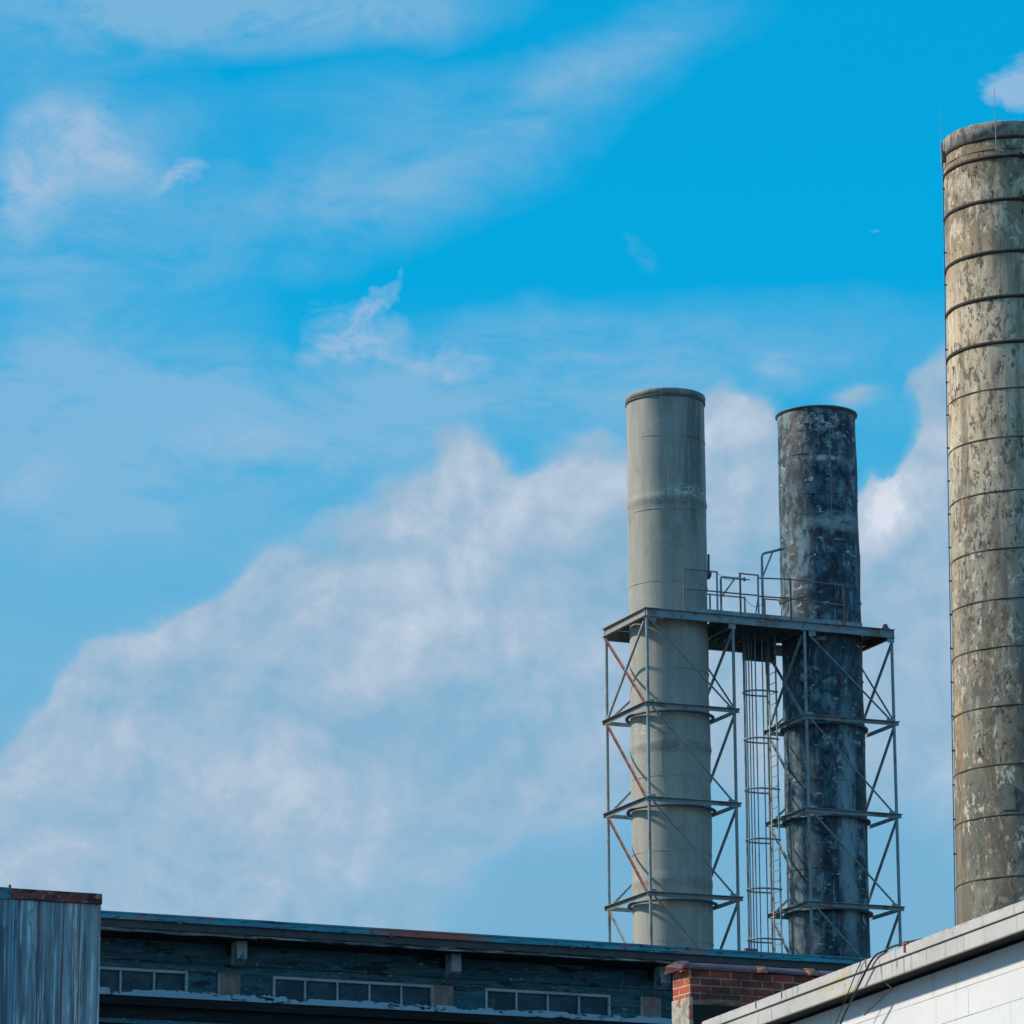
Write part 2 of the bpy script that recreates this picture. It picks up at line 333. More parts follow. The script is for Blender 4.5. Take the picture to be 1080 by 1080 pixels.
# left stack
s1 = thing('steel_stack', 'tall pale grey painted steel stack with rolled rim, taller of the two in the frame', 'chimney stack', tw(1.31, 1.4), YT, 'twin steel stacks')
R1 = 1.115; b1 = bulge([TZ+3.35, TZ-3.7, TZ-7.5], .10, .03)
prof = [(R1+b1(z)+.0, z) for z in [k*.12 for k in range(int((TZ+6.57)/.12)+1)]]
MB().lathe(prof, 96, wob=dent(0)).build('shell', M['stack_grey'], s1)
top = TZ+6.56
MB().lathe([(R1+.008,top-.15),(R1+.032,top-.14),(R1+.042,top-.02),(R1+.03,top+.02),(R1-.03,top+.03),(R1-.06,top-.3)], 96, close=True).build('rim', M['stack_grey'], s1)
MB().lathe([(R1+.012,top-.205),(R1+.035,top-.20),(R1+.035,top-.172),(R1+.012,top-.168)], 96, close=True).build('drip_ring', M['frame_dark'], s1)
MB().lathe([(R1-.065,top-.1),(R1-.07,top-5),(.01,top-5)], 64).build('flue_liner', M['frame_dark'], s1)
# right stack
s2 = thing('steel_stack', 'blackened, scraped and streaked steel stack with thin dark rim', 'chimney stack', tw(6.13, 1.37), YT, 'twin steel stacks')
R2 = 1.135; b2 = bulge([TZ+2.45, TZ-3.2], .05, .014)
prof = [(R2+b2(z)+(.018 if z < TZ+2.4 else 0), z) for z in [k*.12 for k in range(int((TZ+6.57)/.12)+1)]]
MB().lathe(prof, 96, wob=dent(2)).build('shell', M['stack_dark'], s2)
top = TZ+6.54
MB().lathe([(R2+.002,top-.05),(R2+.06,top-.03),(R2+.06,top+.01),(R2-.05,top+.015),(R2-.05,top-.3)], 96, close=True).build('rim', M['frame_dark'], s2)
MB().lathe([(R2-.052,top-.1),(R2-.06,top-5),(.01,top-5)], 64).build('flue_liner', M['frame_dark'], s2)
for st, R_, zs in ((s1, R1, (TZ+5.2,TZ+3.05,TZ+.95,TZ-1.55,TZ-4.6,TZ-6.7,TZ-9.2)), (s2, R2, (TZ+5.15,TZ+3.95,TZ+.9,TZ-1.4,TZ-4.4,TZ-6.9,TZ-9.3))):
    for z in zs:
        MB().lathe([(R_+.0,z-.012),(R_+.014+(b1(z) if st is s1 else b2(z)+.018*(z<TZ+2.4)),z),(R_,z+.012)], 96).build('weld_seam', M['stack_grey'] if st is s1 else M['frame_dark'], st)
for (aa, z0, z1) in ((-112, 3.1, 5.2), (-75, .95, 3.05), (-128, -4.6, -1.55), (-95, -6.7, -4.6), (-80, -9.2, -6.7)):
    q = MB(); q.tube([((R1+.001+b1(TZ+z))*math.cos(D(aa)), (R1+.001+b1(TZ+z))*math.sin(D(aa)), TZ+z) for z in [z0+(z1-z0)*k/12 for k in range(13)]], .008, 6)
    q.build('weld_seam', M['stack_grey'], s1)
# a vertical welded seam
sm = MB(); sm.tube([(R2*math.cos(D(-98))*1.003, R2*math.sin(D(-98))*1.003, top-.1),(R2*math.cos(D(-98))*1.003, R2*math.sin(D(-98))*1.003, TZ+2.9)], .012, 6)
sm.build('weld_seam', M['frame'], s2)

LV = [-.30, -2.74, -5.40, -8.03, -10.7]
def tower(a0, a1, depth, label, seed):
    t = thing('support_tower', label, 'steel tower', tw(a0, 0), YT, 'braced steel frames round the stacks')
    W = a1-a0; Dp = depth
    cor = [(0,0),(W,0),(W,Dp),(0,Dp)]
    rnd = random.Random(seed)
    for ci, (x, y) in enumerate(cor):
        p = MB(); sx = 1 if x == 0 else -1; sy = 1 if y == 0 else -1
        p.tube([(x,y,0),(x,y,TZ-.26)], .045, 10)
        p.box(x-.11,x+.11,y-.11,y+.11,0.002,.03)
        p.build('leg', M['frame_light'] if (a0 == 0 and ci == 1) else M['frame'], t)
    for i, z in enumerate(LV):
        if i == 0: continue
        Z = TZ+z
        for k in range(4):
            (x0,y0),(x1,y1) = cor[k], cor[(k+1)%4]
            o = MB(); dx, dy = (x1-x0), (y1-y0); Ld = math.hypot(dx,dy); ux, uy = dx/Ld, dy/Ld
            ox, oy = uy*.055, -ux*.055
            e = .12 if k % 2 == 0 else .05
            p = Vector((x0+ox-ux*e, y0+oy-uy*e, Z)); q = Vector((x1+ox+ux*e, y1+oy+uy*e, Z))
            o.bar(p, q, .012, .115); inn = Vector((uy*.052, -ux*.052, 0))
            o.bar(p+inn+Vector((0,0,.054)), q+inn+Vector((0,0,.054)), .09, .012)
            m_ = M['frame_light'] if (k == 3 and a0 == 0) or (k==0 and a0==0 and i==3) else M['frame']
            o.build('girt', m_, t)
        for (x, y) in cor:     # gusset plates
            sx = 1 if x == 0 else -1
            gp = MB(); gp.box(min(x,x+sx*.26),max(x,x+sx*.17), y-.062 if y == 0 else y+.056, y-.056 if y == 0 else y+.062, Z+.061, Z+.14)
            gp.build('gusset', M['frame'], t)
    for i, z in enumerate(LV):
        if i:
            gr = MB(); cy = 1.4 if a0 == 0 else 1.37
            gr.lathe([(1.17,TZ+z-.085),(1.26,TZ+z-.085),(1.26,TZ+z-.03),(1.17,TZ+z-.03)], 64, 1.31-a0*0 if a0 == 0 else 6.13-a0, cy, close=True)
            gr.build('guide_ring', M['frame_dark'], t)
    def brace(p, q, w=.065, m='frame'):
        b = MB(); b.angle(p, q, w); b.build('brace', M[m], t)
    for i in range(4):
        zt = TZ+LV[i]-.06; zb = TZ+LV[i+1]+.10
        lm = 'rusty' if (a0 == 0 and rnd.random() < .55) else 'frame'
        brace((.12,-.03,zt), (W-.12,-.03,zb), .055, 'frame_light' if a0 == 0 else 'frame')                         # front
        brace((-.03,Dp-.1,zt), (-.03,.12,zb), .06, lm if a0 == 0 else 'frame')    # left face
        brace((.1,Dp+.03,zb), (W-.1,Dp+.03,zt), .06)                       # rear
        brace((W+.03,.1,zt), (W+.03,Dp-.12,zb), .06)                       # right face
        if i == 0:
            brace((-.05,.12,zt), (-.05,Dp-.1,zb), .06)
            brace((W+.05,.1,zb), (W+.05,Dp-.12,zt), .06)
    return t
tower(0, 2.65, 2.8, 'left-hand braced steel frame caging the pale grey stack, some members rusty orange', 3)
tower(4.89, 7.66, 2.45, 'right-hand braced steel frame caging the blackened stack, beside the caged ladder', 5)

pf = thing('walkway_platform', 'grey green steel platform spanning both stack frames near mid height', 'platform', tw(0, 0, TZ), YT)
def ringdeck(cx, cy, r, x0, x1, y0, y1):
    m = MB(); n = 64; vs = []
    angs = sorted([2*math.pi*k/n for k in range(n)] + [math.atan2(y-cy, x-cx) % (2*math.pi) for x in (x0,x1) for y in (y0,y1)])
    n = len(angs)
    for z in (-.012, -.03):
        for t in angs:
            c, s_ = math.cos(t), math.sin(t); vs.append((cx+r*c, cy+r*s_, z))
            k = min([(x1-cx)/c if c > 1e-6 else (x0-cx)/c if c < -1e-6 else 1e9, (y1-cy)/s_ if s_ > 1e-6 else (y0-cy)/s_ if s_ < -1e-6 else 1e9])
            vs.append((cx+k*c, cy+k*s_, z))
    fs = []
    for k in range(n):
        k2 = (k+1) % n
        fs.append((2*k,2*k+1,2*k2+1,2*k2)); fs.append((2*n+2*k,2*n+2*k2,2*n+2*k2+1,2*n+2*k+1))
        fs.append((2*k,2*k2,2*n+2*k2,2*n+2*k))
    return m.add(vs, fs)
ringdeck(1.31, 1.4, 1.15, .05, 2.65, .05, 2.82).build('deck', M['frame_dark'], pf)
ringdeck(6.13, 1.37, 1.18, 4.86, 7.60, .05, 2.62).build('deck', M['frame_dark'], pf)
md = MB(); md.box(2.654, 4.856, .05, 2.82, -.031, -.011)
for k in range(9): md.box(2.80+k*.24, 2.812+k*.24, .06, 2.8, -.13, -.032)
md.build('deck', M['frame_dark'], pf)
MB().channel((-.06,.0,0),(4.84,.0,0),.245,.085,.016,1).build('edge_beam', M['frame'], pf)
MB().channel((4.86,.0,0),(7.74,.0,0),.245,.085,.016,1).build('edge_beam', M['frame'], pf)
MB().channel((-.02,-.08,-.003),(-.02,2.9,-.003),.24,.085,.016,-1).build('edge_beam', M['frame_light'], pf)
MB().channel((7.72,-.04,0),(7.72,2.7,0),.24,.10,.016,-1).build('edge_beam', M['rusty'], pf)
MB().channel((-.04,2.86,-.05),(7.7,2.86,-.05),.30,.10,.016,1).build('edge_beam', M['frame'], pf)
for a in (2.68, 4.84):
    MB().channel((a,.06,-.035),(a,2.8,-.035),.24,.08,.014,1 if a < 3 else -1).build('cross_beam', M['frame_dark'], pf)
for (a, b) in ((.55,.02),(.55,2.8)):
    pass
MB().box(4.25, 5.3, 2.70, 2.74, -.60, -.04).build('hanging_plate', M['frame_dark'], pf)
MB().box(1.15, 6.75, .03, .042, .004, .13).build('toe_board', M['frame'], pf)
for (a, z0) in ((.05,-.25),(2.5,-.25),(5.0,-.25),(7.5,-.25)):
    g_ = MB(); g_.add([(a,-.035,z0-.002),(a+.26,-.035,z0-.002),(a+.26,-.035,z0-.05),(a,-.035,z0-.22)], [(0,1,2,3),(3,2,1,0)])
    m_ = MB(); m_.box(a, a+.22, -.045, -.035, z0-.14, z0-.003); m_.build('gusset', M['frame'], pf)

def rail_thing(name, label, posts, rails, group='railings on the platform'):
    t = thing(name, label, 'railing', tw(0, 0, TZ), YT, group)
    for (a, b, z0, z1, m_) in posts:
        p = MB(); p.angle((a,b,z0),(a,b,z1),.055,.01); p.build('post', M[m_], t)
    for (p0, p1, r) in rails:
        o = MB(); o.tube([p0, p1], r, 8); o.build('rail', M['rail_rust'], t)
    return t
fr = rail_thing('railing', 'front railing of the platform with a chained gap, thin rusty posts', 
    [(1.2,.05,.0,1.25,'frame_light'),(2.22,.05,.0,1.25,'frame'),(2.94,.05,.0,1.27,'rusty'),(3.50,.05,.0,1.27,'frame'),(4.52,.05,.0,1.25,'rusty'),(6.2,.02,.0,1.2,'rusty')],
    [((1.2,.05,1.23),(2.22,.05,1.23),.022),((2.94,.05,1.25),(3.50,.05,1.25),.022),((3.50,.05,1.17),(4.52,.05,1.22),.022),((4.52,.05,1.22),(6.2,.02,1.18),.018),
     ((1.2,.05,.66),(3.50,.05,.66),.022),((3.50,.05,.64),(4.52,.05,.66),.022),((4.52,.05,.66),(6.2,.02,.6),.018)])
ch = MB(); ch.tube([(2.22+.72*k/12, .05, 1.20-.17*math.sin(math.pi*k/12)) for k in range(13)], .008, 6); ch.build('chain', M['frame_dark'], fr)
br = rail_thing('railing', 'rear railing of the platform seen between the two stacks', 
    [(4.31,2.6,.0,1.25,'frame'),(3.05,2.6,.0,1.25,'frame'),(3.2,2.6,.0,1.25,'frame'),(4.95,2.6,.0,1.26,'frame'),(2.0,2.72,.0,1.25,'frame')],
    [((2.0,2.72,1.23),(3.05,2.6,1.23),.022),((3.05,2.6,1.23),(4.31,2.6,1.23),.022),((4.95,2.6,1.25),(5.6,2.6,1.25),.022),
     ((2.0,2.72,.62),(4.31,2.6,.62),.022),((4.95,2.6,.62),(5.6,2.6,.62),.022)])
ch = MB(); ch.tube([(4.31+.64*k/10, 2.6, 1.20-.22*math.sin(math.pi*k/10)) for k in range(11)], .007, 6); ch.build('chain', M['frame_dark'], br)

dv = thing('davit_arm', 'tall hoisting davit rising above the railing, its arm tilted up to the right', 'davit', tw(3.60, -.0, TZ), YT, 'davit arms on the platform')
MB().tube([(0,0,-.1),(0,0,1.78),(.03,0,1.86),(.10,0,1.90),(.62,0,2.06)], .036, 10).build('arm', M['frame'], dv)
MB().tube([(.02,0,1.22),(.35,0,1.975)], .026, 8).build('brace', M['frame'], dv)
MB().tube([(.62,0,2.06),(.74,0,2.10)], .02, 8).build('pin', M['frame_dark'], dv)
MB().lathe([(.0,-.03),(.05,-.03),(.05,.03),(.0,.03)], 12, .58, 0).build('collar', M['frame_dark'], dv).location.z = 2.05
MB().tube([(-.03,.03,.0),(-.22,.06,.02),(-.10,.05,.7)], .02, 6).build('stay', M['frame'], dv)
dv2 = thing('davit_arm', 'low hoisting davit at the second railing post, arm level and pointing right', 'davit', tw(2.30, -.0, TZ), YT, 'davit arms on the platform')
MB().tube([(0,0,-.1),(0,0,1.02),(.02,0,1.07),(.08,0,1.09),(.75,0,1.08)], .032, 10).build('arm', M['frame'], dv2)
MB().tube([(.02,0,.52),(.43,0,1.06)], .024, 8).build('brace', M['frame'], dv2)
MB().tube([(.70,0,1.08),(.90,0,1.08)], .018, 8).build('pin', M['frame_dark'], dv2)
MB().lathe([(.0,-.055),(.03,-.055),(.03,.055),(.0,.055)], 12, .74, 0).build('collar', M['frame_dark'], dv2).location.z = 1.08

an = thing('antenna', 'short dark stick antenna on a round bracket beside the grey stack', 'antenna', tw(2.44, 1.38, TZ+1.50), YT)
MB().tube([(-.02,0,0),(.12,0,0)], .035, 8).build('bracket', M['frame_dark'], an)
MB().lathe([(0,-.16),(.04,-.15),(.09,-.06),(.10,.02),(.07,.10),(.0,.12)], 16, .13, 0).build('base', M['frame_dark'], an)
MB().tube([(.14,0,.1),(.15,0,.58)], .035, 10).build('whip', M['frame_dark'], an)
sl = thing('work_light', 'small dark lamp at the end of the rear rail beside the dark stack', 'lamp', tw(5.45, 2.55, TZ+1.25), YT)
MB().lathe([(0,-.16),(.05,-.15),(.075,-.05),(.075,.03),(.03,.08),(.0,.09)], 14).build('housing', M['frame_dark'], sl)
MB().tube([(0,0,.06),(0,.03,.12),(.05,.05,.13)], .018, 6).build('bracket', M['frame_dark'], sl)
ft = thing('beacon', 'small rusty domed fitting on the right end corner of the platform', 'beacon', tw(7.5, .05, TZ+.02), YT)
MB().box(-.10,.10,-.06,.08,-.02,.04).build('base', M['rusty'], ft)
MB().lathe([(.075,.04),(.075,.09),(.05,.14),(.0,.16)], 14).build('dome', M['rusty'], ft)

# caged ladder
ld = thing('caged_ladder', 'tall ladder with hooped safety cage hanging between the two steel frames', 'ladder', tw(4.70, 0, 0), YT)
for b in (1.50, 1.95):
    MB().bar((0,b,.05),(0,b,TZ-.05),.025,.065).build('rail', M['frame'], ld)
rg = MB(); z = TZ-.25; 
nr = 0
while nr < 60:
    r_ = MB(); r_.tube([(0,1.50,z),(0,1.95,z)], .011, 6); r_.build('rung', M['frame'], ld); z -= .30; nr += 1
for i, z in enumerate([-1.76,-3.13,-4.58,-6.02,-7.43,-8.85,-10.3]):
    pts = [(0,1.95+.12,TZ+z)] + [(-.48+(-.42)*math.sin(t)*1.0 if True else 0, 1.725+.37*math.cos(t), TZ+z) for t in [math.pi*k/14 for k in range(15)]] + [(0,1.50-.12,TZ+z)]
    pts = [(0.0,2.05,TZ+z),(-.2,2.09,TZ+z)] + pts[1:-1] + [(-.2,1.36,TZ+z),(0.0,1.40,TZ+z)]
    h = MB(); h.tube(pts, .027, 6); h.build('hoop', M['frame'], ld)
for t in [math.pi*k/6 for k in range(7)]:
    x = -.48-.40*math.sin(t); y = 1.725+.35*math.cos(t)
    MB().bar((x,y,TZ-10.4),(x,y,TZ-.14),.034,.014).build('cage_bar', M['frame'], ld)
for z in LV[1:]:
    MB().bar((0,1.4,TZ+z),(.16,1.4,TZ+z),.03,.06).build('standoff', M['frame'], ld)
    MB().box(.02,.16,1.97,2.05,TZ+z-.05,TZ+z+.04).build('standoff', M['frame'], ld)

# ------------------------------------------------------------------ tall banded concrete chimney
CX, CY = 15.50, 118.0
cm = thing('concrete_chimney', 'very tall tapering cream chimney with peeling paint and steel hoops', 'chimney', (CX, CY, 0))
def RC(z): return 1.90 + (43.9-z)*.0163
prof = [(RC(z), z) for z in [k*.5 for k in range(88)]+[43.75]]
MB().lathe(prof, 128, wob=lambda t,z: .006*math.sin(7*t+z)+.004*math.sin(13*t-z*2)).build('shaft', M['chimney'], cm)
MB().lathe([(RC(44)+.01,43.56),(RC(44)+.030,43.57),(RC(44)+.034,44.02),(RC(44)+.024,44.04),(RC(44)-.30,44.04),(RC(44)-.32,42)], 96, close=True).build('cap', M['cap'], cm)
MB().lathe([(RC(43.7)+.004,43.45),(RC(43.7)+.03,43.46),(RC(43.7)+.03,43.56),(RC(43.7)+.01,43.58)], 96, close=True).build('joint_ring', M['band'], cm)
MB().lathe([(RC(44)-.33,43.9),(RC(44)-.35,38),(.01,38)], 64).build('flue_liner', M['frame_dark'], cm)
MB().lathe([(RC(43.1)+.002,43.12),(RC(43.1)+.014,43.125),(RC(43.1)+.014,43.14),(RC(43.1)+.002,43.145)], 96, close=True).build('wire_ring', M['band_thin'], cm)
bz = [42.89,41.48,39.8,38.34,36.89,35.42,33.88,32.2,30.41,28.86,27.39,25.6,23.82,22.30,20.46,18.9,17.2]
for i, z in enumerate(bz):
    r = RC(z); hh = .055 if i < 5 else .024; th = .026 if i < 5 else .012
    tl = (0.0 if i < 5 else .015)*math.sin(i*2.1)
    bd = MB(); bd.lathe([(r-.01,z-hh),(r+th,z-hh),(r+th,z+hh),(r-.01,z+hh)], 96, close=True, smooth=True)
    o = bd.build('hoop', M['band'] if i < 5 else M['band_thin'], cm)
    if i < 7:
        a = D(-90+9.0); x, y = (r+.05)*math.cos(a), (r+.05)*math.sin(a)
        lk = MB(); lk.box(x-.11,x-.03,y-.05,y+.06,z-.085,z+.085).box(x+.03,x+.11,y-.05,y+.06,z-.085,z+.085)
        lk.tube([(x-.16,y-.02,z),(x+.16,y-.01,z)], .026, 8); lk.build('turnbuckle', M['band'], o)
# arched hatch
a = D(-113); hx, hy = math.cos(a), math.sin(a); zc = 22.83; r = RC(zc)
pts = []; 
for k in range(13):
    t = math.pi*k/12; pts.append((.22*math.cos(t), .2+.22*math.sin(t)))
outl = [(-.22,-.42),(.22,-.42)] + pts
m = MB(); n = len(outl)
def P(u, v, d): return ((r+d)*math.cos(a+u/r), (r+d)*math.sin(a+u/r), zc+v)
ns = 14
vs = []
for k in range(ns+1):
    u = -.2+.4*k/ns; tp = .2+math.sqrt(max(0, .04-u*u))
    vs += [P(u,-.40,-.02),P(u,-.40,.03),P(u,tp,.03),P(u,tp,-.02)]
m.add(vs, [(4*k+j,4*k+4+j,4*k+5+j,4*k+1+j) for k in range(ns) for j in range(3)]+[(0,1,2,3),(4*ns+3,4*ns+2,4*ns+1,4*ns)])
m.build('cleanout_door', mat('hatch_plate', (.20,.215,.18), .85, 0, [L(sc=(5,5,5), lo=.5, hi=.62, col=(.10,.11,.10), amt=.8)]), cm)
# lightning rods and conductor
x = 14.98-CX; y = -(RC(43)+.07)
MB().tube([(x,y,43.0),(x,y,45.1)], .008, 6).tube([(x,y+.01,43.05),(x,y+.01,44.1)], .016, 6).build('lightning_rod', M['frame_light'], cm)
MB().tube([(-2.02,-.2,43.1),(-2.02,-.2,45.1)], .006, 6).tube([(-2.01,-.2,43.15),(-2.01,-.2,43.9)], .02, 6).build('lightning_rod', M['frame_light'], cm)
cd = MB(); A = D(183)
cd.tube([((RC(z)+.065)*math.cos(A), (RC(z)+.065)*math.sin(A), z) for z in [44.0-k*1.5 for k in range(19)]], .016, 6)
cd.build('conductor_cable', M['frame_dark'], cm)
for k in range(22):
    z = 43.5-k*1.05; r = RC(z)
    MB().bar(((r-.01)*math.cos(A),(r-.01)*math.sin(A),z),((r+.09)*math.cos(A),(r+.09)*math.sin(A),z),.035,.05).build('cable_clip', M['frame_dark'], cm)
MB().box(-2.0,-1.90,-.3,-.15,43.30,43.62).build('junction_box', M['frame_dark'], cm)

# ------------------------------------------------------------------ long shed
YS = D(24.5); SO = Vector((-1.1906, 80.0, 0)); SZ = 13.512
sh = thing('factory_building', 'long dark teal industrial shed with blue roof edge and clerestory windows', 'building', SO, YS)
A0, A1 = -13.0, 12.0
def sbox(name, m_, x0, x1, y0, y1, z0, z1, parent=None, bevel=0):
    return MB().box(x0,x1,y0,y1,SZ+z0,SZ+z1).build(name, M[m_] if isinstance(m_, str) else m_, parent or sh, bevel)
rnd = random.Random(11)
# blue roof edge in overlapping lengths
x = A0; i = 0
while x < A1:
    w_ = [3.05,2.4,3.6,2.8][i % 4]; x1 = min(A1, x+w_)
    dz = rnd.uniform(-.006,.006)
    e = MB(); e.box(x, x1+.03, -.012-(i%2)*.004, .05, SZ-.135+dz, SZ+.0+dz).box(x, x1+.03, -.03-(i%2)*.004, -.012-(i%2)*.004-.0005, SZ-.03+dz, SZ+.004+dz)
    e.build('roof_edge', M['gutter'], sh); x = x1; i += 1
x = A0; i = 0
while x < A1:
    w_ = [3.7,4.4,3.1][i % 3]; x1 = min(A1, x+w_)
    dz = rnd.uniform(-.008,.008)
    for (xa, xb, y0, y1, z0, z1) in ((x, x1-.015, .07, .16, -.235+dz, -.152+dz), (x+.7, min(A1, x1+.68), .115, .22, -.335-dz, -.25-dz)):
        tb = MB(); n_ = max(2, int((xb-xa)/.22)); vs = []
        for k in range(n_+1):
            xx = xa+(xb-xa)*k/n_; j0, j1 = rnd.uniform(-.014,.010), rnd.uniform(-.008,.008); jy = rnd.uniform(-.01,.01)
            vs += [(xx,y0+jy,SZ+z0+j0),(xx,y0+jy,SZ+z1+j1),(xx,y1,SZ+z1+j1),(xx,y1,SZ+z0+j0)]
        tb.add(vs, [(4*k+j,4*k+4+j,4*k+4+(j+1)%4,4*k+(j+1)%4) for k in range(n_) for j in range(4)]+[(0,1,2,3),(4*n_+3,4*n_+2,4*n_+1,4*n_)])
        tb.build('trim_board', M['trim'], sh)
    x = x1; i += 1
sbox('backing_board', 'soffit', A0, A1, .225, .26, -.33, -.01)
sbox('soffit', 'soffit', A0, A1, .27, 1.22, -.325, -.29)
sbox('roof', 'roofing', A0, A1, .055, 15, -.28, -.004)
# walls
sbox('upper_boards', 'wall', A0, A1, 1.17, 1.30, -.735, -.33)
sbox('lower_boards', 'wall', A0, A1, 1.195, 1.30, -.90, -.745)
WX = [-8.08+1.0-1.0, -3.47, 1.19, 5.83]
wins = [(-8.77,-5.28),(-3.47,.03),(1.19,4.04),(5.83,9.3)]
xs = [A0]
for (w0, w1) in wins: xs += [w0, w1]
xs += [A1]
for k in range(0, len(xs), 2):
    sbox('wall_panel', 'wall', xs[k]+.001, xs[k+1]-.001, 1.21, 1.30, -1.5, -.905)
for (w0, w1) in wins:
    wf = MB(); z0, z1 = SZ-1.5, SZ-.905
    wf.box(w0,w1,1.165,1.30,z1-.055,z1)
    wf.box(w0,w0+.05,1.17,1.295,z0,z1-.057).box(w1-.05,w1,1.17,1.295,z0,z1-.057)
    n = 5 if w1-w0 > 3.2 else 4; step = (w1-w0)/n
    for k in range(1, n):
        xx = w0+k*step; wf.box(xx-.018,xx+.018,1.19,1.28,z0,z1-.057)
    wo = wf.build('window', M['win_frame'], sh)
    for k in range(n):
        MB().box(w0+k*step+.02,w0+(k+1)*step-.02,1.245+rnd.uniform(-.004,.004),1.255,z0,z1-.06).build('pane', M['glass'], wo)
# ledge with torn edge
le = MB(); nx = 500; vs = []
for k in range(nx+1):
    x = A0+(A1-A0)*k/nx
    t = .015*math.sin(x*3.1)+.008*math.sin(x*11.3)+rnd.uniform(-.03,.02)*(1 if math.sin(x*1.3+1) > -.3 else .2)-(.05 if rnd.random() < .06 else 0)+(-.07 if math.sin(x*1.7+.5) > .93 else 0)
    vs += [(x,.90,SZ-1.355+t*.8),(x,.90,SZ-1.485),(x,1.20,SZ-1.37+t*.4),(x,1.20,SZ-1.485)]
fs = []
for k in range(nx):
    o = 4*k; q = o+4
    fs += [(o,o+1,q+1,q),(o,q,q+2,o+2),(o+1,o+3,q+3,q+1)]
le.add(vs, fs); le.build('ledge', M['sill'], sh)
sbox('drip_board', 'wall_low', A0, A1, .93, 1.25, -1.66, -1.49)
sbox('lower_wall', 'wall_low', A0, A1, 1.05, 1.35, -13.5, -1.665)
sbox('drip_moulding', 'wall', A0, A1, .98, 1.04, -2.02, -1.93)
MB().box(A0,A1,1.36,14.6,0,SZ-.33).build('building_mass', M['wall_low'], sh)
for a in (-9.03, -4.40, .24, 4.98, 9.7):
    b = MB(); x0, x1 = a-.10, a+.12
    z0 = SZ-.335
    vs = []
    for x in (x0, x1): vs += [(x,.50,z0),(x,.82,z0),(x,.82,z0-.46),(x,.70,z0-.46),(x,.50,z0-.36)]
    b.add(vs, [(0,1,2,3,4),(9,8,7,6,5),(0,4,9,5),(4,3,8,9),(3,2,7,8),(0,5,6,1)])
    b.build('rafter_end', M['bracket'], sh, .01)
    sbox('rafter_tail', 'soffit', a-.07, a+.09, .815, 1.165, -.55, -.34)
    sbox('pilaster', 'pilaster', a-.22, a+.22, 1.14, 1.205, -1.45, -.905)
    sbox('pilaster_edge', 'win_frame', a-.245, a-.223, 1.13, 1.205, -1.45, -.907)
# little standing things along the gutter
for a in (-5.9, -1.4, 2.6):
    MB().box(a-.03,a+.03,-.04,-.018,SZ-.17,SZ-.10).build('gutter_strap', M['frame_dark'], sh)
MB().box(6.6,6.9,-.02,.06,SZ+.0,SZ+.06).build('torn_flashing', M['rusty'], sh)

# ------------------------------------------------------------------ sheet-metal clad tower at left
KO = Vector((-7.5336, 72.0, 0)); KZ = 13.065
kt = thing('sheet_metal_tower', 'weathered grey blue corrugated metal tower with rusty cap at far left', 'building', KO, YS)
seams = [0, -.39, -.70, -1.17, -1.62, -2.1, -2.75, -3.4, -4.2]
rnd = random.Random(4)
for i in range(len(seams)-1):
    xa, xb = seams[i+1]+(.012), seams[i]-(.004)
    n = max(6, int((xb-xa)/.0165)); vs = []; zb = 0; zt = KZ-.20
    off = rnd.uniform(-.012,.012)
    for k in range(n+1):
        x = xa+(xb-xa)*k/n; y = .012*math.sin(2*math.pi*x/.098)+off
        vs += [(x,y,zb),(x,y,zt)]
    m = MB(); m.add(vs, [(2*k,2*k+2,2*k+3,2*k+1) for k in range(n)], True)
    m.build('cladding_sheet', M['sheet'][[2,2,1,1,0,0,1,0][i]], kt)
for a, m_, wd in ((-.39,'rusty',.010),(-.70,'rustcap',.016),(-1.17,'rusty',.022),(-1.62,'bluecap',.012)):
    MB().box(a-wd/2+.004,a+wd/2+.004,-.020,.03,0,KZ-.201).build('seam_strip', M[m_], kt)
MB().box(-4.2,-.004,.05,3.0,0,KZ-.03).build('inner_wall', M['rusty'], kt)
MB().box(-.035,.006,-.03,.04,0,KZ-.205).build('corner_trim', M['sheet'][2], kt)
MB().box(-.0035,.004,.045,3.0,0,KZ-.205).build('side_wall', M['sheet'][0], kt)
MB().box(-1.70,.02,-.045,.06,KZ-.19,KZ+.0).box(-1.70,.02,.061,3.02,KZ-.025,KZ+.001).build('cap_flashing', M['rustcap'], kt)
MB().box(-4.2,-1.702,-.04,3.02,KZ-.20,KZ+.008).build('cap_flashing', M['bluecap'], kt)
MB().box(-1.75,-1.71,-.05,-.01,KZ+.0085,KZ+.06).build('bent_nail_strap', M['rusty'], kt)

